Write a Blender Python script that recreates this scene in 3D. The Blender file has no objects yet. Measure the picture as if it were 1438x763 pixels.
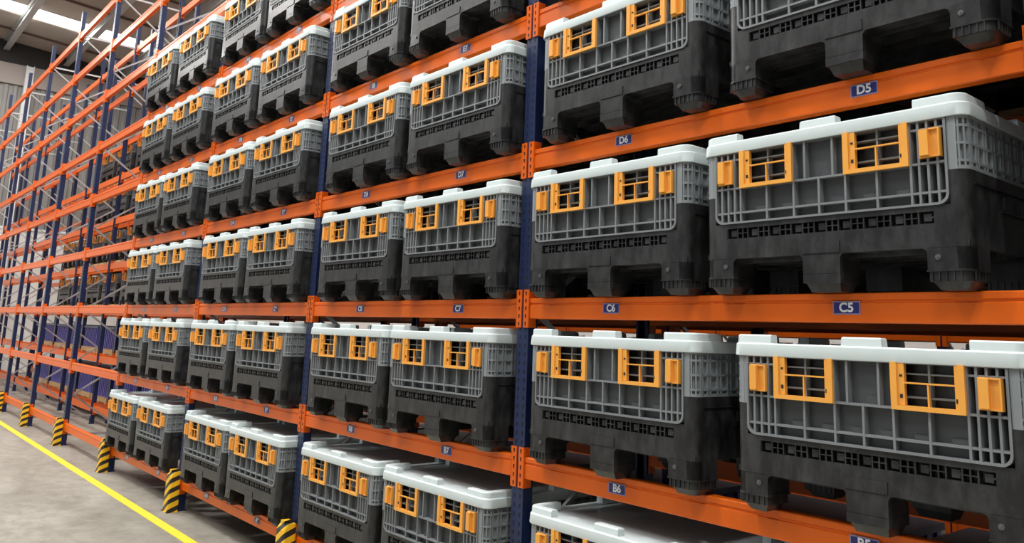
import bpy, math, random
from mathutils import Matrix, Vector
random.seed(7)
SC = bpy.context.scene
COL = SC.collection

# ------------------------------------------------------------------ camera
FPX = 1149.35
yaw, pitch, roll = 0.881255, 0.174999, -0.037127
Mr = (Matrix.Rotation(yaw, 3, 'Z') @ Matrix.Rotation(pitch, 3, 'X') @ Matrix.Rotation(roll, 3, 'Y')
      @ Matrix.Rotation(math.pi / 2, 3, 'X'))
cd = bpy.data.cameras.new('camera')
cam = bpy.data.objects.new('camera', cd)
COL.objects.link(cam)
cam.matrix_world = Matrix.Translation((3.7506, -3.2177, 1.977)) @ Mr.to_4x4()
cd.sensor_fit = 'HORIZONTAL'
cd.sensor_width = 36.0
cd.lens = FPX / 1438 * 36.0
cd.shift_x = 0.0003
cd.shift_y = -(381.5 - 268.28) / 1438
cd.clip_start = 0.05
cd.clip_end = 300
SC.camera = cam

# ------------------------------------------------------------------ world, light, exposure
w = bpy.data.worlds.new('world')
SC.world = w
w.use_nodes = True
bg = w.node_tree.nodes['Background']
bg.inputs['Color'].default_value = (0.93, 0.97, 1.0, 1)
bg.inputs['Strength'].default_value = 0.30
SC.view_settings.view_transform = 'Standard'
SC.view_settings.look = 'None'
SC.view_settings.exposure = 0.1
SC.view_settings.gamma = 1.0
SC.view_settings.use_curve_mapping = False

SKYLIGHTS = [-27.2, -19.2, -11.2, -3.2, 4.8]     # x of the roof daylight strips
ROOF_Z, ROOF_S = 12.25, -0.07                     # roof height at y=0 and fall along y
def roof_z(y): return ROOF_Z + ROOF_S * y
for x in SKYLIGHTS:
    ld = bpy.data.lights.new('skylight_daylight', 'AREA')
    ld.shape = 'RECTANGLE'; ld.size = 1.2; ld.size_y = 15.0
    ld.energy = 900; ld.color = (1.0, 0.985, 0.96)
    lo = bpy.data.objects.new('skylight_daylight', ld); COL.objects.link(lo)
    lo.location = (x, -4.0, roof_z(-4.0) - 0.12)
    lo.rotation_euler = (math.atan(ROOF_S), 0, 0)
# high-bay lamps over the aisle (built as things further down, their light here)
LAMPS = [(-22, -3.4), (-15, -3.4), (-8, -3.4), (-1, -3.4), (6, -3.4)]
for x, y in LAMPS:
    ld = bpy.data.lights.new('high_bay_light', 'AREA')
    ld.shape = 'DISK'; ld.size = 0.5; ld.energy = 300; ld.color = (1.0, 0.98, 0.95)
    lo = bpy.data.objects.new('high_bay_light', ld); COL.objects.link(lo)
    lo.location = (x, y, 10.3)

# ------------------------------------------------------------------ materials
MAT = {}
def mat(name, col, rough=0.5, metal=0.0, spec=0.5, noise=None, bump=None, emit=None):
    """noise=(scale, amount, colour2, stretch) mixes a second colour; bump=(scale, strength)"""
    m = bpy.data.materials.new(name); m.use_nodes = True
    nt = m.node_tree; b = nt.nodes['Principled BSDF']
    b.inputs['Base Color'].default_value = (*col, 1)
    b.inputs['Roughness'].default_value = rough
    b.inputs['Metallic'].default_value = metal
    b.inputs['Specular IOR Level'].default_value = spec
    tc = None
    if noise or bump:
        tc = nt.nodes.new('ShaderNodeTexCoord')
    if noise:
        sc_, amt, c2, st = noise
        mp = nt.nodes.new('ShaderNodeMapping'); mp.inputs['Scale'].default_value = st
        nt.links.new(tc.outputs['Object'], mp.inputs['Vector'])
        n = nt.nodes.new('ShaderNodeTexNoise'); n.inputs['Scale'].default_value = sc_
        n.inputs['Detail'].default_value = 6; n.inputs['Roughness'].default_value = 0.65
        nt.links.new(mp.outputs['Vector'], n.inputs['Vector'])
        r = nt.nodes.new('ShaderNodeValToRGB')
        r.color_ramp.elements[0].position = 0.42; r.color_ramp.elements[1].position = 0.72
        nt.links.new(n.outputs['Fac'], r.inputs['Fac'])
        mu = nt.nodes.new('ShaderNodeMath'); mu.operation = 'MULTIPLY'; mu.inputs[1].default_value = amt
        nt.links.new(r.outputs['Color'], mu.inputs[0])
        mx = nt.nodes.new('ShaderNodeMix'); mx.data_type = 'RGBA'
        mx.inputs['A'].default_value = (*col, 1); mx.inputs['B'].default_value = (*c2, 1)
        nt.links.new(mu.outputs[0], mx.inputs['Factor'])
        nt.links.new(mx.outputs['Result'], b.inputs['Base Color'])
    if bump:
        n = nt.nodes.new('ShaderNodeTexNoise'); n.inputs['Scale'].default_value = bump[0]
        n.inputs['Detail'].default_value = 4
        nt.links.new(tc.outputs['Object'], n.inputs['Vector'])
        bu = nt.nodes.new('ShaderNodeBump'); bu.inputs['Strength'].default_value = bump[1]; bu.inputs['Distance'].default_value = 0.01
        nt.links.new(n.outputs['Fac'], bu.inputs['Height'])
        nt.links.new(bu.outputs['Normal'], b.inputs['Normal'])
    if emit:
        b.inputs['Emission Color'].default_value = (*emit[0], 1)
        b.inputs['Emission Strength'].default_value = emit[1]
    MAT[name] = m
    return m
mat('black_plastic', (0.0105, 0.011, 0.0115), 0.36, noise=(11, 0.75, (0.065, 0.067, 0.069), (1, 1, 0.45)), bump=(40, 0.05))
mat('dark_inside', (0.012, 0.012, 0.013), 0.6)
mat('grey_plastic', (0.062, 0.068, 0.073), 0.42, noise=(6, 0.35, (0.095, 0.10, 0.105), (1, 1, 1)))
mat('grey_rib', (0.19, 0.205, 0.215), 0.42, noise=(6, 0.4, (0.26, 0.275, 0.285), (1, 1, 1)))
mat('light_grey_plastic', (0.24, 0.265, 0.28), 0.42, noise=(6, 0.3, (0.32, 0.34, 0.35), (1, 1, 1)))
mat('white_plastic', (0.68, 0.78, 0.79), 0.35, noise=(5, 0.25, (0.58, 0.65, 0.65), (1, 1, 1)))
mat('yellow_plastic', (0.88, 0.41, 0.07), 0.38, noise=(9, 0.3, (0.75, 0.27, 0.02), (1, 1, 1)))
mat('orange_steel', (0.76, 0.128, 0.004), 0.36, spec=0.35, noise=(3, 0.35, (0.60, 0.09, 0.003), (0.3, 1, 1)), bump=(14, 0.02))
mat('navy_steel', (0.010, 0.021, 0.075), 0.35, noise=(8, 0.3, (0.02, 0.033, 0.10), (1, 1, 0.4)))
mat('bolt_steel', (0.16, 0.16, 0.165), 0.35, metal=0.6)
mat('galvanised', (0.55, 0.56, 0.57), 0.40, metal=0.6, noise=(20, 0.4, (0.36, 0.37, 0.38), (1, 1, 1)))
mat('dark_slot', (0.006, 0.006, 0.009), 0.7)
mat('label_blue', (0.02, 0.018, 0.16), 0.35)
mat('label_edge', (0.26, 0.24, 0.42), 0.35)
mat('label_white', (0.85, 0.85, 0.88), 0.4)
mat('line_yellow', (0.85, 0.68, 0.03), 0.55, noise=(14, 0.35, (0.55, 0.45, 0.08), (1, 1, 1)))
mat('wood', (0.64, 0.44, 0.21), 0.7, noise=(10, 0.5, (0.45, 0.29, 0.13), (0.3, 1, 3)))
mat('blue_plastic', (0.11, 0.115, 0.42), 0.42, noise=(4, 0.4, (0.17, 0.17, 0.50), (1, 1, 1)))
mat('crate_rim', (0.09, 0.11, 0.17), 0.5)
mat('roof_liner', (0.36, 0.315, 0.275), 0.75, noise=(0.7, 0.7, (0.50, 0.45, 0.40), (1, 0.35, 1)), bump=(2, 0.5))
mat('purlin', (0.16, 0.10, 0.085), 0.6)
mat('roof_shade', (0.035, 0.033, 0.032), 0.8)
mat('wall_sheet', (0.25, 0.24, 0.225), 0.55, noise=(0.8, 0.35, (0.20, 0.19, 0.175), (1, 1, 0.2)))
mat('wall_white', (0.84, 0.81, 0.76), 0.6, noise=(0.8, 0.3, (0.74, 0.71, 0.66), (1, 1, 1)))
mat('fascia', (0.33, 0.285, 0.26), 0.6)
mat('column_white', (0.78, 0.78, 0.78), 0.45)
mat('roof_steel', (0.50, 0.50, 0.49), 0.4, metal=0.3)
mat('skylight', (0.8, 0.82, 0.82), 0.4, emit=((1.0, 0.99, 0.97), 2.2))
mat('lamp_shell', (0.3, 0.3, 0.31), 0.4, metal=0.6)
mat('lamp_lens', (0.9, 0.9, 0.9), 0.3, emit=((1, 0.98, 0.95), 6.0))
mat('white_wrap', (0.78, 0.77, 0.74), 0.4)

def concrete():
    m = bpy.data.materials.new('concrete'); m.use_nodes = True
    nt = m.node_tree; b = nt.nodes['Principled BSDF']; L = nt.links.new
    tc = nt.nodes.new('ShaderNodeTexCoord')
    def noise(scale, detail, rough, stretch=(1, 1, 1), dist=0.0):
        mp = nt.nodes.new('ShaderNodeMapping'); mp.inputs['Scale'].default_value = stretch
        L(tc.outputs['Object'], mp.inputs['Vector'])
        n = nt.nodes.new('ShaderNodeTexNoise'); n.inputs['Scale'].default_value = scale
        n.inputs['Detail'].default_value = detail; n.inputs['Roughness'].default_value = rough
        n.inputs['Distortion'].default_value = dist
        L(mp.outputs['Vector'], n.inputs['Vector']); return n
    n1 = noise(0.7, 8, 0.65, (0.5, 1.4, 1), 1.2)
    n2 = noise(5, 10, 0.7, (1, 1, 1), 0.4)
    r1 = nt.nodes.new('ShaderNodeValToRGB')
    e = r1.color_ramp.elements
    e[0].position = 0.3; e[0].color = (0.215, 0.200, 0.165, 1)
    e[1].position = 0.72; e[1].color = (0.42, 0.40, 0.35, 1)
    x = e.new(0.5); x.color = (0.31, 0.293, 0.25, 1)
    L(n1.outputs['Fac'], r1.inputs['Fac'])
    r2 = nt.nodes.new('ShaderNodeValToRGB')
    e = r2.color_ramp.elements
    e[0].position = 0.3; e[0].color = (0.72, 0.72, 0.72, 1); e[1].position = 0.7; e[1].color = (1.12, 1.12, 1.12, 1)
    L(n2.outputs['Fac'], r2.inputs['Fac'])
    mx = nt.nodes.new('ShaderNodeMix'); mx.data_type = 'RGBA'; mx.blend_type = 'MULTIPLY'
    mx.inputs['Factor'].default_value = 1.0
    L(r1.outputs['Color'], mx.inputs['A']); L(r2.outputs['Color'], mx.inputs['B'])
    L(mx.outputs['Result'], b.inputs['Base Color'])
    b.inputs['Roughness'].default_value = 0.5
    b.inputs['Specular IOR Level'].default_value = 0.35
    bu = nt.nodes.new('ShaderNodeBump'); bu.inputs['Strength'].default_value = 0.08; bu.inputs['Distance'].default_value = 0.01
    L(n2.outputs['Fac'], bu.inputs['Height']); L(bu.outputs['Normal'], b.inputs['Normal'])
    MAT['concrete'] = m
concrete()

def hazard():
    m = bpy.data.materials.new('hazard_stripe'); m.use_nodes = True
    nt = m.node_tree; b = nt.nodes['Principled BSDF']; L = nt.links.new
    tc = nt.nodes.new('ShaderNodeTexCoord')
    sp = nt.nodes.new('ShaderNodeSeparateXYZ'); L(tc.outputs['Object'], sp.inputs[0])
    a = nt.nodes.new('ShaderNodeMath'); a.operation = 'MULTIPLY'; a.inputs[1].default_value = -0.7
    L(sp.outputs['X'], a.inputs[0])
    a2 = nt.nodes.new('ShaderNodeMath'); a2.operation = 'MULTIPLY_ADD'; a2.inputs[1].default_value = -0.4
    L(sp.outputs['Y'], a2.inputs[0]); L(a.outputs[0], a2.inputs[2])
    s = nt.nodes.new('ShaderNodeMath'); s.operation = 'ADD'
    L(sp.outputs['Z'], s.inputs[0]); L(a2.outputs[0], s.inputs[1])
    d = nt.nodes.new('ShaderNodeMath'); d.operation = 'DIVIDE'; d.inputs[1].default_value = 0.105
    L(s.outputs[0], d.inputs[0])
    f = nt.nodes.new('ShaderNodeMath'); f.operation = 'FRACT'; L(d.outputs[0], f.inputs[0])
    g = nt.nodes.new('ShaderNodeMath'); g.operation = 'GREATER_THAN'; g.inputs[1].default_value = 0.52
    L(f.outputs[0], g.inputs[0])
    mx = nt.nodes.new('ShaderNodeMix'); mx.data_type = 'RGBA'
    mx.inputs['A'].default_value = (0.86, 0.50, 0.015, 1); mx.inputs['B'].default_value = (0.022, 0.020, 0.018, 1)
    L(g.outputs[0], mx.inputs['Factor']); L(mx.outputs['Result'], b.inputs['Base Color'])
    b.inputs['Roughness'].default_value = 0.4
    MAT['hazard'] = m
hazard()

# ------------------------------------------------------------------ helpers
class MB:
    def __init__(s): s.v = []; s.f = []
    def box(s, x0, x1, y0, y1, z0, z1):
        n = len(s.v)
        s.v += [(x0, y0, z0), (x1, y0, z0), (x1, y1, z0), (x0, y1, z0), (x0, y0, z1), (x1, y0, z1), (x1, y1, z1), (x0, y1, z1)]
        s.f += [tuple(n + i for i in q) for q in ((0, 3, 2, 1), (4, 5, 6, 7), (0, 1, 5, 4), (1, 2, 6, 5), (2, 3, 7, 6), (3, 0, 4, 7))]
        return s
    def bar(s, a, b, w, h):
        """rectangular bar from a to b"""
        a = Vector(a); b = Vector(b); d = (b - a).normalized()
        u = d.cross(Vector((1, 0, 0)) if abs(d.x) < 0.9 else Vector((0, 0, 1))).normalized(); v = d.cross(u)
        n = len(s.v)
        for p in (a, b):
            for su, sv in ((-1, -1), (1, -1), (1, 1), (-1, 1)):
                s.v.append(tuple(p + u * su * w / 2 + v * sv * h / 2))
        s.f += [tuple(n + i for i in q) for q in ((0, 3, 2, 1), (4, 5, 6, 7), (0, 1, 5, 4), (1, 2, 6, 5), (2, 3, 7, 6), (3, 0, 4, 7))]
        return s
    def rings(s, rings, cap0=True, cap1=True):
        """stack of equal-length closed rings (counter-clockwise seen from the end direction)"""
        n = len(s.v); k = len(rings[0])
        for r in rings: s.v += [tuple(p) for p in r]
        for j in range(len(rings) - 1):
            for i in range(k):
                a = n + j * k + i; b = n + j * k + (i + 1) % k
                s.f.append((a, b, b + k, a + k))
        if cap0: s.f.append(tuple(n + i for i in reversed(range(k))))
        if cap1: s.f.append(tuple(n + (len(rings) - 1) * k + i for i in range(k)))
        return s
    def prism_z(s, poly, z0, z1, ch=0.0, inset=None):
        r = [[(x, y, z0) for x, y in poly], [(x, y, z1) for x, y in poly]]
        return s.rings(r)
    def prism_x(s, poly, x0, x1):      # poly in (y, z), ccw seen from +x
        return s.rings([[(x0, y, z) for y, z in poly], [(x1, y, z) for y, z in poly]])
    def prism_y(s, poly, y0, y1):      # poly in (x, z); ccw seen from -y
        p = list(poly)
        return s.rings([[(x, y1, z) for x, z in p], [(x, y0, z) for x, z in p]])
    def cyl(s, c, r, h, axis='z', n=12):
        pts = [(r * math.cos(2 * math.pi * i / n), r * math.sin(2 * math.pi * i / n)) for i in range(n)]
        if axis == 'z': return s.rings([[(c[0] + a, c[1] + b, c[2]) for a, b in pts], [(c[0] + a, c[1] + b, c[2] + h) for a, b in pts]])
        return s.rings([[(c[0] + a, c[1], c[2] + b) for a, b in pts], [(c[0] + a, c[1] - h, c[2] + b) for a, b in pts]])
    def mesh(s, name, m, sc=None):
        me = bpy.data.meshes.new(name)
        v = s.v if sc is None else [(a * sc[0], b * sc[1], c * sc[2]) for a, b, c in s.v]
        me.from_pydata(v, [], s.f)
        me.materials.append(MAT[m])
        me.polygons.foreach_set('use_smooth', [True] * len(me.polygons))
        me.set_sharp_from_angle(angle=math.radians(32))
        me.update()
        return me
def obj(name, me, parent=None, loc=(0, 0, 0)):
    o = bpy.data.objects.new(name, me); COL.objects.link(o)
    o.location = loc; o.parent = parent
    return o
def tag(o, label=None, cat=None, group=None, kind=None):
    if label: o['label'] = label
    if cat: o['category'] = cat
    if group: o['group'] = group
    if kind: o['kind'] = kind
    elif cat: o['kind'] = 'thing'
    return o
def thing(name, loc, label, cat, group=None, rz=0.0):
    o = bpy.data.objects.new(name, None); COL.objects.link(o)
    o.empty_display_size = 0.1
    o.location = loc; o.rotation_euler = (0, 0, rz)
    return tag(o, label, cat, group)
def copy_tree(o, parent=None):
    c = o.copy(); COL.objects.link(c); c.parent = parent
    for ch in o.children: copy_tree(ch, c)
    return c
def rrect(x0, x1, y0, y1, r, n=6, corners=(1, 1, 1, 1)):
    """rounded rectangle, ccw; corners = (x0y0, x1y0, x1y1, x0y1)"""
    out = []
    for (cx, cy, a0, on) in ((x0 + r, y0 + r, math.pi, corners[0]), (x1 - r, y0 + r, 1.5 * math.pi, corners[1]),
                             (x1 - r, y1 - r, 0, corners[2]), (x0 + r, y1 - r, .5 * math.pi, corners[3])):
        if on:
            for i in range(n + 1):
                a = a0 + .5 * math.pi * i / n
                out.append((cx + r * math.cos(a), cy + r * math.sin(a)))
        else:
            out.append((cx + math.copysign(r, math.cos(a0 + .785)) , cy + math.copysign(r, math.sin(a0 + .785))))
    return out
ORD = ['', 'first', 'second', 'third', 'fourth', 'fifth', 'sixth', 'seventh', 'eighth', 'ninth', 'tenth', 'eleventh', 'twelfth', 'thirteenth']

# location codes printed on the beam labels, converted to meshes in one go
TEXT = {}
_t = []
for l in 'ABCDEF':
    for k in range(5, 13):
        cu = bpy.data.curves.new('txt', 'FONT'); cu.body = '%s%d' % (l, k)
        cu.size = .052; cu.align_x = 'CENTER'; cu.align_y = 'CENTER'; cu.extrude = .0004; cu.offset = .0016
        o = bpy.data.objects.new('txt', cu); COL.objects.link(o); _t.append(o)
dg = bpy.context.evaluated_depsgraph_get()
for o in _t:
    me = bpy.data.meshes.new_from_object(o.evaluated_get(dg))
    me.materials.clear(); me.materials.append(MAT['label_white']); TEXT[o.data.body] = me
for o in _t: bpy.data.objects.remove(o)

# ------------------------------------------------------------------ levels and bays
PITCH = 2.8
ZC = 2.139                      # beam centre of level C
LEV = {'A': 0.285}
for i, l in enumerate('BCDEFGHI'): LEV[l] = ZC + (i - 1) * 0.907
LETTERS = 'ABCDEFGHI'
def UX(n): return -(n - 1) * PITCH          # x of frame n, frame 1 is the big one near the middle of the picture
FRAMES = list(range(-1, 12))                 # frames -1..11
END_X = -31.0

# ------------------------------------------------------------------ the setting
def plane_obj(name, m, mb, kind='structure'):
    return tag(obj(name, mb.mesh(name, m)), kind=kind)
plane_obj('floor', 'concrete', MB().box(END_X - .3, 14, -14, 9.3, -0.2, 0))
# roof: sheet between the daylight strips
xs = [END_X - .3]
for x in SKYLIGHTS: xs += [x - .6, x + .6]
xs += [14]
mb = MB()
for i in range(0, len(xs), 2):
    a, b = xs[i], xs[i + 1]
    mb.rings([[(a, -14, roof_z(-14)), (b, -14, roof_z(-14)), (b, -14, roof_z(-14) + .15), (a, -14, roof_z(-14) + .15)],
              [(a, 9.3, roof_z(9.3)), (b, 9.3, roof_z(9.3)), (b, 9.3, roof_z(9.3) + .15), (a, 9.3, roof_z(9.3) + .15)]])
plane_obj('ceiling', 'roof_liner', mb)
for i, x in enumerate(SKYLIGHTS):
    mb = MB()
    a, b = x - .6, x + .6
    mb.rings([[(a, -14, roof_z(-14) + .04), (b, -14, roof_z(-14) + .04), (b, -14, roof_z(-14) + .07), (a, -14, roof_z(-14) + .07)],
              [(a, 9.3, roof_z(9.3) + .04), (b, 9.3, roof_z(9.3) + .04), (b, 9.3, roof_z(9.3) + .07), (a, 9.3, roof_z(9.3) + .07)]])
    o = plane_obj('window_%d' % (i + 1), 'skylight', mb)

# corrugated end wall, white painted lower panels, fascia band and dark strip for the roof's shade on top
def corrugated(y0, y1, z0, z1, x, depth=.045, pitch=.30):
    mb = MB(); prof = []
    y = y0
    while y < y1:
        prof += [(x, y), (x, y + pitch * .35), (x + depth, y + pitch * .5), (x + depth, y + pitch * .85)]
        y += pitch
    for i in range(len(prof) - 1):
        n = len(mb.v); (ax, ay), (bx, by) = prof[i], prof[i + 1]
        mb.v += [(ax, ay, z0), (bx, by, z0), (bx, by, z1), (ax, ay, z1)]
        mb.f.append((n, n + 1, n + 2, n + 3))
    return mb
wl = plane_obj('wall_left', 'wall_white', MB().box(END_X - .25, END_X, -14, 9.3, 0, 5.2))
obj('wall_sheeting', corrugated(-14, 9.3, 5.2, 10.6, END_X - .05).mesh('wall_sheeting', 'wall_sheet'), wl)
obj('fascia_band', MB().box(END_X - .25, END_X + .08, -14, 9.3, 10.55, 11.32).mesh('fascia_band', 'fascia'), wl)
obj('roof_shade_strip', MB().box(END_X - .25, END_X - .05, -14, 9.3, 11.32, 13.3).mesh('roof_shade_strip', 'roof_shade'), wl)  # shade by the roof, painted as a dark strip
for k, z in enumerate((2.4, 5.2)):
    obj('sheeting_rail', MB().box(END_X, END_X + .06, -14, 9.3, z - .04, z + .04).mesh('sheeting_rail', 'column_white'), wl)
wb = plane_obj('wall_back', 'wall_white', MB().box(END_X - .25, 14, 9.3, 9.5, 0, 5.2))
obj('wall_sheeting', MB().box(END_X - .25, 14, 9.3, 9.5, 5.2, 13).mesh('wall_sheeting', 'wall_sheet'), wb)
plane_obj('wall_right', 'wall_sheet', MB().box(14, 14.2, -14, 9.5, 0, 13.4))
# white steel columns against the end wall
for k, y in enumerate((-5.2, 1.55, 8.2)):
    mb = MB().box(END_X + .02, END_X + .34, y - .13, y - .11, 0, 11.3).box(END_X + .02, END_X + .34, y + .11, y + .13, 0, 11.3).box(END_X + .17, END_X + .19, y - .11, y + .11, 0, 11.3)
    plane_obj('trim_%d' % (k + 1), 'column_white', mb)
# roof steel: beams along the hall under the roof sheet and light purlins across
nt_ = 4
for y in (-5.37, -3.34, -1.31, .72, 2.75, 4.78, 6.81):
    z = roof_z(y) - .02
    mb = MB().box(END_X, 14, y - .10, y + .10, z - .03, z).box(END_X, 14, y - .10, y + .10, z - .38, z - .35).box(END_X, 14, y - .012, y + .012, z - .36, z - .01)
    plane_obj('trim_%d' % nt_, 'roof_steel', mb); nt_ += 1
for x in (-29.5, -24.8, -22.0, -16.8):
    mb = MB()
    mb.bar((x, -14, roof_z(-14) - .05), (x, 9.3, roof_z(9.3) - .05), .05, .09)
    plane_obj('trim_%d' % nt_, 'purlin', mb); nt_ += 1

# yellow floor line beside the rack
ln = obj('floor_line', MB().box(END_X + 2, 10, -.375, -.275, 0, .004).mesh('floor_line', 'line_yellow'))
tag(ln, 'long yellow line painted on the concrete aisle beside the rack', 'floor marking')

# ------------------------------------------------------------------ upright frames
def slots_mesh(h):
    mb = MB(); z = .12
    while z < h - .1:
        for sx in (-1, 1):
            x = sx * .024
            mb.prism_y([(x - .007, z + .012), (x - .003, z - .012), (x + .003, z - .012), (x + .007, z + .012)], -.0015, .001)
        z += .05
    return mb.mesh('slots', 'dark_slot')
H_UP = 8.11
def upright_mesh():
    # C section: face, two flanges, two return lips
    mb = MB()
    mb.box(-.05, .05, 0, .004, 0, H_UP)
    for s in (-1, 1):
        a, b = sorted((s * .05, s * .046)); mb.box(a, b, .004, .07, 0, H_UP)
        a, b = sorted((s * .05, s * .03)); mb.box(a, b, .066, .07, 0, H_UP)
    return mb.mesh('upright', 'navy_steel')
ME_UP = upright_mesh(); ME_SL = slots_mesh(H_UP)
ME_FOOT = MB().box(-.051, .051, 0, .09, 0, .01).mesh('foot_plate', 'navy_steel')
ME_BOLT = MB().cyl((0, 0, 0), .012, .014, 'y', 8).mesh('bolt', 'galvanised')
DEPTH = 1.13
NODES = []          # (y, z) of the zigzag bracing
z = .10; side = 1
while z < 7.7:
    NODES.append((.09 if side == 0 else DEPTH - .09, z)); side ^= 1; z += .68
def bracing_meshes():
    out = []
    for (y0, z0), (y1, z1) in zip(NODES, NODES[1:]):
        out.append(MB().bar((0, y0, z0), (0, y1, z1), .026, .022).mesh('brace', 'galvanised'))
    for zz in (.16, 7.62):
        out.append(MB().bar((0, .05, zz), (0, DEPTH - .05, zz), .032, .026).mesh('brace', 'galvanised'))
    return out
ME_BR = bracing_meshes()
def frame(x, y, label, group, slots):
    t = thing('upright_frame', (x, y, 0), label, 'rack frame', group)
    for k, (yy, rz) in enumerate(((0, 0), (DEPTH, math.pi))):
        u = obj('upright', ME_UP, t, (0, yy, 0)); u.rotation_euler.z = rz
        if slots and k == 0: obj('slot_row', ME_SL, u)['kind'] = 'stuff'
        obj('foot_plate', ME_FOOT, t, (0, yy, 0)).rotation_euler.z = rz
    for k, me in enumerate(ME_BR): obj('brace', me, t, (.012 if k % 2 else -.012, 0, 0))
    if slots == 2:
        pass
    return t
BACK_Y = 1.34
for n in FRAMES:
    who = {-1: 'at its right end, beside the camera', 0: 'standing just right of the C5 box', 1: 'between the C6 and C7 labels'}.get(n, ORD[max(n, 0)] + ' from right')
    frame(UX(n), 0, 'navy upright frame of the front rack, ' + who, 'front rack frames', n <= 5)
for n in range(-1, 12):
    frame(UX(n), BACK_Y, 'navy upright frame of the rear rack, behind front frame ' + {-1: 'beside the camera', 0: 'right of the C5 box'}.get(n, ORD[max(n, 0)] + ' from right'), 'rear rack frames', False)

# ------------------------------------------------------------------ beams with hooked end connectors and location labels
def beam_mesh():
    # stepped box beam, front face at y=0 (facing -y)
    p = [(.055, -.06), (.055, .06), (.004, .06), (.0, .056), (.0, .034), (.006, .030), (.006, .022), (.0, .018), (.0, -.030), (.0, -.056), (.004, -.06)]
    p = p[::-1]
    p = [(y, z) for y, z in p]
    mb = MB(); L = PITCH / 2 - .056
    mb.rings([[(-L, y, z) for y, z in p], [(L, y, z) for y, z in p]])
    me = mb.mesh('beam_section', 'orange_steel')
    import bmesh
    bm = bmesh.new(); bm.from_mesh(me); bmesh.ops.recalc_face_normals(bm, faces=bm.faces); bm.to_mesh(me); bm.free()
    return me
ME_BEAM = beam_mesh()
def connector_mesh(s):
    # s=+1 right-hand end; x measured from the frame axis towards the beam (negative x side for s=+1)
    mb = MB()
    def bx(x0, x1, *r):
        a, b = sorted((-s * x0, -s * x1)); mb.box(a, b, *r)
    bx(.010, .056, -.008, -.001, -.112, .112)      # plate on the upright face
    bx(.052, .058, -.008, .052, -.112, .112)       # plate across the beam end
    return mb.mesh('connector', 'orange_steel')
def connector_slots(s):
    mb = MB()
    for k in range(5):
        z = -.09 + k * .045; x = -s * .030
        mb.prism_y([(x - .006, z + .011), (x - .003, z - .011), (x + .003, z - .011), (x + .006, z + .011)], -.0095, -.0075)
    return mb.mesh('slots', 'dark_slot')
ME_CON = {s: connector_mesh(s) for s in (-1, 1)}
ME_CSL = {s: connector_slots(s) for s in (-1, 1)}
def text_mesh(txt): return TEXT[txt]
ME_LP = MB().box(-.054, .054, -.0022, 0, -.022, .022).mesh('label_plate', 'label_blue')
ME_LE = MB().box(-.059, .059, -.0014, 0, -.027, -.022).box(-.059, .059, -.0014, 0, .022, .027).box(-.059, -.054, -.0014, 0, -.022, .022).box(.054, .059, -.0014, 0, -.022, .022).mesh('label_border', 'label_edge')
LABX = {'C5': 2.03, 'C6': .715, 'D5': 2.14, 'D6': .79, 'B6': .775, 'B5': 2.07, 'C7': 2.14, 'C8': .85, 'D7': 2.1, 'B7': 2.085, 'B8': .83}
def beam(xc, y, z, label, group, flip=False, texts=(), detail=True):
    t = thing('pallet_beam', (xc, y, z), label, 'rack beam', group, math.pi if flip else 0)
    obj('beam_section', ME_BEAM, t)
    for s in (-1, 1):
        c = obj('connector', ME_CON[s], t, (s * PITCH / 2, 0, 0))
        if detail: obj('slot_row', ME_CSL[s], c)['kind'] = 'stuff'
    for txt, off in texts:
        lp = obj('location_label', ME_LP, t, (off - PITCH / 2, 0, .0))
        lp['label'] = 'dark blue location label reading ' + txt
        obj('label_border', ME_LE, lp)
        tx = obj('label_text', text_mesh(txt), lp, (0, -.0026, 0)); tx.rotation_euler = (math.pi / 2, 0, 0)
    return t
def bay_words(n): return {-1: 'bay beyond the right edge', 0: 'rightmost bay'}.get(n, '%s bay from right' % ORD[n + 1])
for n in range(-1, 11):                      # bay n lies between frame n+1 (left) and frame n (right)
    xc = (UX(n) + UX(n + 1)) / 2
    for li, l in enumerate(LETTERS):
        if n <= 0 and li > 6: continue
        tx = []
        if 0 <= n <= 3 and l in 'ABCDEF':
            for num, dflt in ((5 + 2 * n, 2.08), (6 + 2 * n, .82)):
                c = '%s%d' % (l, num); tx.append((c, LABX.get(c, dflt)))
        beam(xc, 0, LEV[l], 'orange front rack beam, %s level from floor, %s' % (ORD[li + 1], bay_words(n)), 'front rack beams', False, tx, n <= 3)
        beam(xc, DEPTH, LEV[l], 'orange beam at back of front rack, %s level from floor, %s' % (ORD[li + 1], bay_words(n)), 'front rack rear beams', True, (), False)
        if l not in 'HI':
            beam(xc, BACK_Y, LEV[l], 'orange front beam of rear rack, %s level from floor, %s' % (ORD[li + 1], bay_words(n)), 'rear rack front beams', False, (), False)
        if l not in 'HI':
            beam(xc, BACK_Y + DEPTH, LEV[l], 'orange back beam of rear rack, %s level from floor, %s' % (ORD[li + 1], bay_words(n)), 'rear rack back beams', True, (), False)

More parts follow.
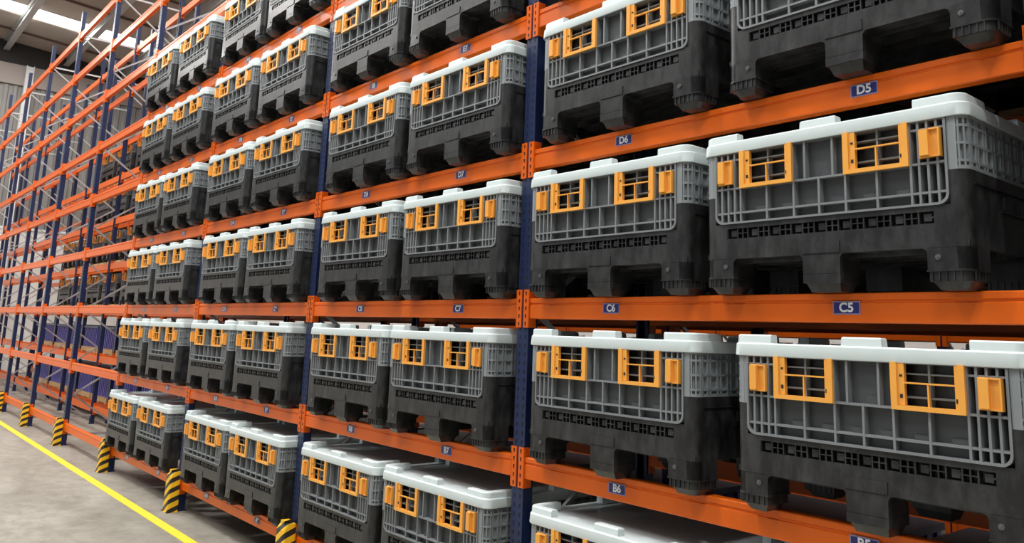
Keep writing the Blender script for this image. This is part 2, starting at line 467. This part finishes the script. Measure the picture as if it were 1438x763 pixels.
# ------------------------------------------------------------------ column guards
def guard_mesh():
    # folded steel guard: flat front, rounded corners, open towards the upright, sloping top with a small tab
    mb = MB()
    def ring(z, hw, y0, y1=.035):
        o = rrect(-hw, hw, y0, y1, .022, 4, (1, 1, 0, 0))
        return [(x, y, z) for x, y in o]
    mb.rings([ring(0, .082, -.075), ring(.36, .074, -.07), ring(.405, .066, -.04)], True, True)
    mb.box(-.035, .035, -.05, .02, .40, .425)
    return mb.mesh('guard_shell', 'hazard')
ME_G = guard_mesh()
ME_GB = MB().box(-.10, .10, -.085, .03, 0, .006).mesh('base_plate', 'hazard')
for n in range(1, 10):
    t = thing('column_guard', (UX(n), -.05, 0), 'yellow and black striped column guard at foot of frame %s from right' % ORD[n], 'column guard', 'column guards')
    obj('guard_shell', ME_G, t, (0, 0, .004)); obj('base_plate', ME_GB, t)

# ------------------------------------------------------------------ the lidded pallet box
W = .588; D = 1.22; R = .05
def make_box():
    S = (.984, 1.0, .984)
    t = thing('storage_box', (0, 0, 0), 'black lidded pallet box', 'storage box')
    # --- black base
    mb = MB()
    mb.box(-.538, .538, 0, .03, .155, .248)
    mb.box(-.538, .538, 0, .03, .294, .316)
    for s in (-1, 1):
        a, b = sorted((s * .462, s * .538)); mb.box(a, b, 0, .03, .248, .294)
        a, b = sorted((s * .524, s * .538)); mb.box(a, b, 0, .03, .316, .445)
    # row of small openings between two solid strips: C-shaped cells and 2x2 cells in turn
    x = -.462
    for k in range(17):
        wd = .0553 if k % 2 == 0 else .0530
        mb.box(x - .003, x + .003, .002, .03, .248, .294)
        if k % 2 == 0:
            mb.box(x + .018, x + .047, .008, .03, .257, .286)
            mb.box(x + .047, x + wd, .008, .03, .268, .276)
        else:
            mb.box(x, x + wd, .003, .03, .2695, .2735)
            mb.box(x + wd / 2 - .003, x + wd / 2 + .003, .003, .03, .248, .294)
        x += wd
    mb.box(-.56, .56, .047, .06, .155, .645)           # added black backing behind all openings, stands in for the unlit interior
    # raised centre plate over the middle foot
    mb.box(-.083, .083, -.004, .002, .16, .205)
    # corner columns, sides, rear
    for sx in (-1, 1):
        for cy, sy in ((R, -1), (D - R, 1)):
            cx = sx * (W - R)
            pts = [(cx, cy)]
            a = [math.atan2(0, sx), math.atan2(sy, 0)]
            seg = [(cx + R * math.cos(th), cy + R * math.sin(th)) for th in
                   [(math.pi / 2 * i / 6) for i in range(7)]]
            seg = [(cx + sx * R * math.cos(math.pi / 2 * i / 6), cy + sy * R * math.sin(math.pi / 2 * i / 6)) for i in range(7)]
            poly = pts + (seg if sx * sy > 0 else seg[::-1])
            mb.prism_z(poly, .07, .445)
        a, b = sorted((sx * (W - .03), sx * W)); mb.box(a, b, R, D - R, .155, .445)
        # moulded clip marks and ledge on the side wall
        a, b = sorted((sx * W, sx * (W + .006)))
        mb.box(a, b, .06, D - .06, .395, .40)
        for yy in (.33, .47, D - .47, D - .33):
            mb.box(a, b, yy - .012, yy - .006, .325, .375); mb.box(a, b, yy + .006, yy + .012, .325, .375); mb.box(a, b, yy - .006, yy + .006, .345, .352)
        mb.box(a, b, .30, D - .30, .312, .317)
    mb.box(-.538, .538, D - .03, D, .155, .445)
    # deck with ribs under it
    mb.box(-W + .01, W - .01, .012, D - .012, .157, .18)
    for k in range(11): mb.box(-W + .02, W - .02, .07 + k * .105, .078 + k * .105, .138, .157)
    # rounded upper corners of the fork openings
    for xc, s in ((-.43, 1), (-.083, -1), (.083, 1), (.43, -1)):
        r = .022; pts = [(xc, .155)]
        arc = [(xc + s * r * (1 - math.cos(math.pi / 2 * i / 4)), .155 - r * (1 - math.sin(math.pi / 2 * i / 4))) for i in range(5)]
        pts = pts + (arc if s > 0 else arc[::-1])
        mb.prism_y(pts, .0, .16)
    base = obj('base', mb.mesh('base', 'black_plastic', S), t)
    # dark joint lines are real gaps; bolts
    for s in (-1, 1):
        obj('bolt', MB().cyl((s * .47, .0, .12), .011, .004, 'y', 10).cyl((s * .47, -.004, .12), .005, .003, 'y', 8).mesh('bolt', 'bolt_steel', S), base)
    # --- nine feet
    def foot(x0, x1, y0, y1, corner):
        m2 = MB()
        cs = [0, 0, 0, 0]
        if corner is not None: cs[corner] = 1
        mid = x0 > -.2 and x1 < .2
        m2.prism_z(rrect(x0, x1, y0, y1, R, 6, cs), .074, .156)
        if mid:
            m2.prism_z(rrect(x0, x1, y0, y1, R, 6, cs), .036, .0725)
            m2.box(x0 + .003, x1 - .003, y0 + .003, y1 - .003, .071, .076)
        else:                              # recessed band with little upright ribs
            e = .003
            m2.prism_z(rrect(x0 + .004, x1 - .004, y0 + .004, y1 - .004, R, 6, cs), .030, .075)
            m2.prism_z(rrect(x0 - e, x1 + e, y0 - e, y1 + e, R, 6, cs), .066, .074)
            k = x0 + (.03 if x0 < 0 else .012)
            while k < x1 - (.03 if x1 > 0 else .01):
                m2.box(k, k + .005, y0 - .001, y0 + .006, .031, .067); k += .026
            k = y0 + (.03 if y0 < .01 else .01)
            while k < y1 - (.03 if y1 > D - .01 else .01):
                if x1 > .4: m2.box(x1 - .006, x1 + .001, k, k + .005, .031, .067)
                else: m2.box(x0 - .001, x0 + .006, k, k + .005, .031, .067)
                k += .026
        p = .018 if mid else .03
        top = rrect(x0 + .008, x1 - .008, y0 + .010, y1 - .010, R * .8, 6, cs)
        bot = rrect(x0 + p, x1 - p, y0 + .035, y1 - .035, R * .8, 6, cs)
        m2.rings([[(a, b, 0) for a, b in bot], [(a, b, .037) for a, b in top]])
        return m2.mesh('foot', 'black_plastic', S)
    for (x0, x1, ci) in ((-W, -.43, (0, None, 3)), (-.083, .083, (None, None, None)), (.43, W, (1, None, 2))):
        for j, (y0, y1) in enumerate(((0, .16), (D / 2 - .08, D / 2 + .08), (D - .16, D))):
            obj('foot', foot(x0, x1, y0, y1, ci[j]), t)
    # --- grey drop door at the front
    mb = MB()
    T = .0045
    # rim with rounded lower corners: outer minus inner as a ring
    def ring_y(o, i, y0, y1):
        k = len(o); n = len(mb.v)
        mb.v += [(x, y0, z) for x, z in o] + [(x, y0, z) for x, z in i] + [(x, y1, z) for x, z in o] + [(x, y1, z) for x, z in i]
        for j in range(k):
            q = (j + 1) % k
            mb.f.append((n + j, n + q, n + k + q, n + k + j))
            mb.f.append((n + 2 * k + j, n + 2 * k + q, n + q, n + j))
            mb.f.append((n + k + j, n + k + q, n + 3 * k + q, n + 3 * k + j))
    ring_y(rrect(-.5225, .5225, .316, .650, .04, 6, (1, 1, 0, 0)), rrect(-.5135, .5135, .325, .645, .034, 6, (1, 1, 0, 0)), -.006, .045)
    VR = [-.487, -.452, -.418, -.386, -.2505, -.118, 0, .118, .2505, .386, .418, .452, .487]
    for x in VR:
        z1 = .645 if abs(x) > .38 or abs(abs(x) - .118) < .01 else .48
        mb.box(x - T, x + T, -.003, .045, .32, z1)
    for x in (-.064, .064): mb.box(x - T, x + T, -.002, .045, .48, .645)
    mb.box(-.515, .515, -.0022, .045, .480 - T, .480 + T)
    mb.box(-.515, .515, -.0022, .045, .366 - T, .366 + T)
    for z in (.615,):
        for s in (-1, 1):
            a, b = sorted((s * .386, s * .515)); mb.box(a, b, -.001, .03, z - .004, z + .004)
    # ribs inside the latch windows
    for s in (-1, 1):
        xc = s * .2505
        mb.box(xc - .004, xc + .004, .012, .045, .48, .645)
        mb.box(xc - .13, xc + .13, .014, .045, .520, .527); mb.box(xc - .13, xc + .13, .014, .045, .606, .612)
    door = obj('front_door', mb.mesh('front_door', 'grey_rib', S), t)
    mb = MB()                               # panel skin behind the wide cells, recess shade put into its darker grey
    mb.box(-.386, .386, .030, .045, .32, .48)
    mb.box(-.118, .118, .030, .045, .48, .645)
    for x0, x1 in zip(VR[3:9], VR[4:10]):
        mb.box(x0 + (x1 - x0) * .5, x1 - .006, .018, .031, .371, .390)
    mb.box(.005, .055, .018, .031, .485, .515)
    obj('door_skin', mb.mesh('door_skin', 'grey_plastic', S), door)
    # latch windows (yellow frames)
    def latch():
        m2 = MB()
        x0, x1, z0, z1 = -.133, .133, .476, .650
        m2.box(x0, x0 + .024, -.016, .012, z0, z1)          # left stile, outer strip
        m2.box(x0 + .024, x0 + .050, -.009, .010, z0 + .018, z1)
        m2.box(x1 - .024, x1, -.016, .012, z0, z1)
        m2.box(x1 - .036, x1 - .024, -.009, .010, z0 + .018, z1)
        m2.box(x0 + .024, x1 - .024, -.016, .012, z0, z0 + .017)
        m2.box(x0 + .05, x1 - .036, -.010, .002, .573, .579)
        m2.box(.0, .006, -.009, .002, z0 + .017, .573)
        return m2
    me = latch().mesh('latch_window', 'yellow_plastic', S)
    sl = MB().box(-.100, -.090, -.0105, -.008, .52, .534).box(-.100, -.090, -.0105, -.008, .598, .606).box(.100, .106, -.0105, -.008, .515, .53).mesh('slots', 'dark_slot', S)
    for s in (-1, 1):
        l = obj('latch_window', me, door, (s * .2505 * .984, 0, 0))
        l['label'] = 'yellow latch window frame'; q = obj('slot_row', sl, l); q['kind'] = 'stuff'
    # latch handles: a wedge-shaped yellow cup
    m2 = MB()
    m2.box(-.040, .040, -.0075, .010, .500, .612)
    m2.rings([[(-.040, .006, .502), (.002, .006, .502), (.002, -.028, .506), (-.030, -.028, .506)][::1],
              [(-.040, .006, .612), (.002, .006, .612), (.002, -.028, .608), (-.030, -.028, .608)][::1]][::-1])
    m2.box(.034, .040, -.018, .006, .500, .612)
    m2.box(.0, .040, -.016, .006, .606, .612); m2.box(.0, .040, -.016, .006, .500, .506)
    meh = m2.mesh('latch_handle', 'yellow_plastic', S)
    import bmesh
    bm = bmesh.new(); bm.from_mesh(meh); bmesh.ops.recalc_face_normals(bm, faces=bm.faces); bm.to_mesh(meh); bm.free()
    for s in (-1, 1):
        h = obj('latch_handle', meh, door, (s * .463 * .984, 0, 0)); h['label'] = 'yellow latch handle'
    # --- light grey upper walls with open grid: two sides (with the wrapped corners) and the rear
    def side(s):
        m2 = MB()
        def bx(x0, x1, *r):
            a, b = sorted((s * x0, s * x1)); m2.box(a, b, *r)
        bx(.524, .556, .0, .03, .445, .650)                 # plain post beside the door
        bx(.524, .556, D - .03, D, .445, .650)
        bx(W - .03, W - .014, .03, D - .03, .445, .650)     # recessed skin
        def arcs(r, n=8):
            return [(W - R + r * math.cos(math.pi / 2 * i / n), R - r * math.sin(math.pi / 2 * i / n)) for i in range(n + 1)]
        for cy0, fl in ((0, 1), (D, -1)):
            def P(p): return (s * p[0], p[1] if fl > 0 else D - p[1])
            # corner skin
            o = arcs(R - .014); i = arcs(R - .024)
            poly = [P(p) for p in o] + [P(p) for p in reversed(i)]
            if s * fl > 0: poly = poly[::-1]
            m2.prism_z(poly, .445, .650)
            for zc, hh in ((.452, .007), (.478, .0045), (.545, .005), (.612, .005), (.645, .005)):
                o = arcs(R + .001); i = arcs(R - .02)
                poly = [P(p) for p in o] + [P(p) for p in reversed(i)]
                if s * fl > 0: poly = poly[::-1]
                m2.prism_z(poly, zc - hh, zc + hh)
            for th in (12, 38, 62, 84):
                a = math.radians(th); ca, sa = math.cos(a), math.sin(a)
                c = [(W - R + (R + q) * ca - wd * sa, R - (R + q) * sa - wd * ca) for q, wd in ((-.02, -.0035), (.001, -.0035), (.001, .0035), (-.02, .0035))]
                poly = [P(p) for p in c]
                if s * fl > 0: poly = poly[::-1]
                m2.prism_z(poly, .447, .648)
        for zc, hh in ((.452, .007), (.478, .0045), (.545, .005), (.612, .005), (.645, .005)):
            bx(W - .018, W + .001, R, D - R, zc - hh, zc + hh)
        ys = [.055, .095, .115, .17, .195, .25, .275, .33, .355, .41, .435, .49, .515, .57]
        for y in ys + [D - q for q in ys]:
            bx(W - .018, W + .001, y - .004, y + .004, .447, .648)
        me = m2.mesh('side_panel', 'light_grey_plastic', S)
        bm = bmesh.new(); bm.from_mesh(me); bmesh.ops.recalc_face_normals(bm, faces=bm.faces); bm.to_mesh(me); bm.free()
        return me
    for s in (-1, 1): obj('side_panel', side(s), t)
    m2 = MB().box(-.524, .524, D - .024, D - .014, .445, .65)
    for k in range(17): m2.box(-.51 + k * .0635, -.502 + k * .0635, D - .016, D, .447, .648)
    for zc in (.452, .545, .645): m2.box(-.524, .524, D - .016, D, zc - .005, zc + .005)
    obj('rear_panel', m2.mesh('rear_panel', 'grey_plastic', S), t)
    # --- white lid with stacking ridges
    mb = MB()
    def rr(e, z): return [(x, y, z) for x, y in rrect(-.602 + e, .602 - e, -.012 + e, D + .012 - e, .062 - e * .6, 7)]
    mb.rings([rr(.012, .652), rr(.002, .648), rr(0, .652), rr(.003, .698), rr(.008, .704), rr(.055, .704), rr(.062, .694)], True, True)
    th = .05
    for sx in (-1, 1):
        for fl in (1, -1):
            def P(x, y): return (sx * x, y if fl > 0 else D - y)
            def path(e):
                c = .602 - .012 - e; r = max(.05 - e * .8, .008)
                return [(.402 + (0), -.002 + e)] + [(c - r + r * math.sin(math.pi / 2 * i / 6), -.002 + e + r - r * math.cos(math.pi / 2 * i / 6)) for i in range(7)] + [(c, .20)]
            def poly(e): return [P(*p) for p in path(e)] + [P(*p) for p in reversed(path(th - e))]
            a, b, c_ = poly(0), poly(0.002), poly(.007)
            rg = [[(x, y, .700) for x, y in a], [(x, y, .734) for x, y in b], [(x, y, .740) for x, y in c_]]
            if sx * fl < 0: rg = [r[::-1] for r in rg]
            mb.rings(rg, False, True)
    for (x0, x1, y0, y1) in ((-.083, .083, -.002, .048), (-.083, .083, D - .048, D + .002), (-.59, -.54, D / 2 - .08, D / 2 + .08), (.54, .59, D / 2 - .08, D / 2 + .08)):
        mb.rings([[(x0, y0, .70), (x1, y0, .70), (x1, y1, .70), (x0, y1, .70)], [(x0 + .002, y0 + .002, .734), (x1 - .002, y0 + .002, .734), (x1 - .002, y1 - .002, .734), (x0 + .002, y1 - .002, .734)],
                  [(x0 + .006, y0 + .006, .739), (x1 - .006, y0 + .006, .739), (x1 - .006, y1 - .006, .739), (x0 + .006, y1 - .006, .739)]], False, True)
    me = mb.mesh('lid', 'white_plastic', S)
    bm = bmesh.new(); bm.from_mesh(me); bmesh.ops.recalc_face_normals(bm, faces=bm.faces); bm.to_mesh(me); bm.free()
    obj('lid', me, t)
    return t
BOX = make_box()
first = [True]
def place_box(x, y, z, label, group, rz=0.0):
    if first[0]: o = BOX; first[0] = False
    else: o = copy_tree(BOX)
    o.location = (x, y, z); o.rotation_euler.z = rz
    tag(o, label, 'storage box', group)
    return o
OFF = {'D6': .797, 'C6': .727, 'C5': 1.986, 'B6': .771, 'B5': 2.142, 'A6': .806, 'E8': .801, 'D8': .859, 'D7': 2.124, 'C8': .868, 'C7': 2.136,
       'B8': .831, 'B7': 2.063, 'A8': .825, 'A7': 2.077, 'E10': .738, 'E9': 2.026, 'D10': .792, 'C10': .87, 'C9': 2.11, 'A10': .87, 'A9': 2.103,
       'F12': .69, 'A12': .685, 'A11': 1.973, 'D5': 2.115}
FRONT_Y = -.11
for n in range(-1, 4):
    top = {-1: 'ABCDE', 0: 'ABCDE', 1: 'ABCDEF'}.get(n, 'ABCDEF')
    for li, l in enumerate(top):
        for num, dflt in ((6 + 2 * n, .79), (5 + 2 * n, 2.06)):
            c = '%s%d' % (l, num)
            off = OFF.get(c, dflt + random.uniform(-.03, .03))
            lab = 'black lidded pallet box, %s of pair, %s shelf from floor, %s' % ('left' if num % 2 == 0 else 'right', ORD[li + 1], bay_words(n))
            place_box(UX(n + 1) + off, FRONT_Y, LEV[l] + .0605, lab, 'pallet boxes in the front rack')

# ------------------------------------------------------------------ rear rack load: wooden pallets with boxes or blue crates
def make_pallet():
    t = thing('wooden_pallet', (0, 0, 0), 'wooden pallet', 'pallet')
    ms = MB().box(-.6, .6, 0, .05, .018, .095).mesh('stringer', 'wood')
    for y in (0, .53, 1.06): obj('stringer', ms, t, (0, y, 0))
    md = MB().box(-.06, .06, 0, 1.11, .095, .115).mesh('deck_board', 'wood')
    for k in range(7): obj('deck_board', md, t, (-.54 + k * .18, 0, 0))
    mb_ = MB().box(-.06, .06, 0, 1.11, 0, .018).mesh('bottom_board', 'wood')
    for k in (-.54, 0, .54): obj('bottom_board', mb_, t, (k, 0, 0))
    return t
def make_crate():
    t = thing('blue_crate', (0, 0, 0), 'blue crate', 'crate')
    mb = MB().box(-.55, .55, .02, 1.08, 0, .40)
    for k in range(9):
        x = -.53 + k * .1275; mb.box(x, x + .045, 0, .02, .01, .40)
    for k in range(8):
        y = .03 + k * .14
        mb.box(-.57, -.55, y, y + .05, .01, .40); mb.box(.55, .57, y, y + .05, .01, .40)
    obj('crate_body', mb.mesh('crate_body', 'blue_plastic'), t)
    obj('crate_rim', MB().box(-.585, .585, -.012, 1.09, .40, .445).mesh('crate_rim', 'crate_rim'), t)
    return t
PAL = make_pallet(); CRA = make_crate()
used = set()
def put(proto, x, y, z, label, cat, group):
    if proto.name not in used: o = proto; used.add(proto.name)
    else: o = copy_tree(proto)
    o.location = (x, y, z); return tag(o, label, cat, group)
RBOX = copy_tree(BOX)                      # rear-rack variant: no lid, a little lower
for ch in list(RBOX.children):
    if ch.name.startswith('lid'): bpy.data.objects.remove(ch)
RBOX.scale.z = .95
for n in range(-1, 9):
    for li, l in enumerate('ABCDEF'):
        for k, off in enumerate((.74, 2.06)):
            if n == 8 and (k == 0 or l not in 'AB'): continue
            if n == 7 and l in 'EF': continue
            x = UX(n + 1) + off; z = LEV[l] + .0605; y = BACK_Y + .005
            where = '%s, %s shelf up, %s' % ('left' if k == 0 else 'right', ORD[li + 1], bay_words(n))
            put(PAL, x, y, z, 'wooden pallet in rear rack, ' + where, 'pallet', 'wooden pallets in the rear rack')
            if l in 'AB':
                put(CRA, x, y + .02, z + .1155, 'blue ribbed crate in rear rack, ' + where, 'crate', 'blue crates in the rear rack')
            else:
                put(RBOX, x, y - .05, z + .1155, 'open pallet box in rear rack, ' + where, 'storage box', 'pallet boxes in the rear rack')

# ------------------------------------------------------------------ rack across the aisle behind, seen through the gaps above the lids
FAR_Y = 5.7
for n in range(0, 5):
    frame(UX(n), FAR_Y, 'navy upright frame of the far rack, %s from right' % ORD[n + 1], 'far rack frames', False)
for n in range(0, 4):
    xc = (UX(n) + UX(n + 1)) / 2
    for li, l in enumerate('ABCD'):
        beam(xc, FAR_Y, LEV[l], 'orange beam of the far rack, %s level from floor, %s' % (ORD[li + 1], bay_words(n)), 'far rack beams', False, (), False)
        beam(xc, FAR_Y + DEPTH, LEV[l], 'orange back beam of the far rack, %s level from floor, %s' % (ORD[li + 1], bay_words(n)), 'far rack back beams', True, (), False)
        for k, off in enumerate((.76, 2.05)):
            where = '%s, %s shelf up, %s' % ('left' if k == 0 else 'right', ORD[li + 1], bay_words(n))
            if l in 'BC' and not (l == 'B' and k == 1): place_box(UX(n + 1) + off, FAR_Y - .02, LEV[l] + .0605, 'lidded pallet box in far rack, ' + where, 'pallet boxes in the far rack')
            elif l in 'AB':
                put(CRA, UX(n + 1) + off, FAR_Y + .03, LEV[l] + .0605, 'blue ribbed crate in far rack, ' + where, 'crate', 'blue crates in the far rack')

# ------------------------------------------------------------------ high-bay lamps over the aisle
for k, (x, y) in enumerate(LAMPS):
    t = thing('high_bay_lamp', (x, y, 10.36), 'round high-bay lamp hanging over the aisle, %s from the end wall' % ORD[k + 1], 'lamp', 'high-bay lamps')
    mb = MB()
    def cr(r, z, n=20): return [(r * math.cos(2 * math.pi * i / n), r * math.sin(2 * math.pi * i / n), z) for i in range(n)]
    mb.rings([cr(.27, 0), cr(.26, .05), cr(.12, .10), cr(.10, .26), cr(.04, .3)])
    obj('lamp_housing', mb.mesh('lamp_housing', 'lamp_shell'), t)
    obj('lamp_lens', MB().rings([cr(.25, -.012), cr(.25, -.001)]).mesh('lamp_lens', 'lamp_lens'), t)
    obj('cable', MB().bar((0, 0, .3), (0, 0, roof_z(y) - 10.38), .012, .012).mesh('cable', 'dark_slot'), t)
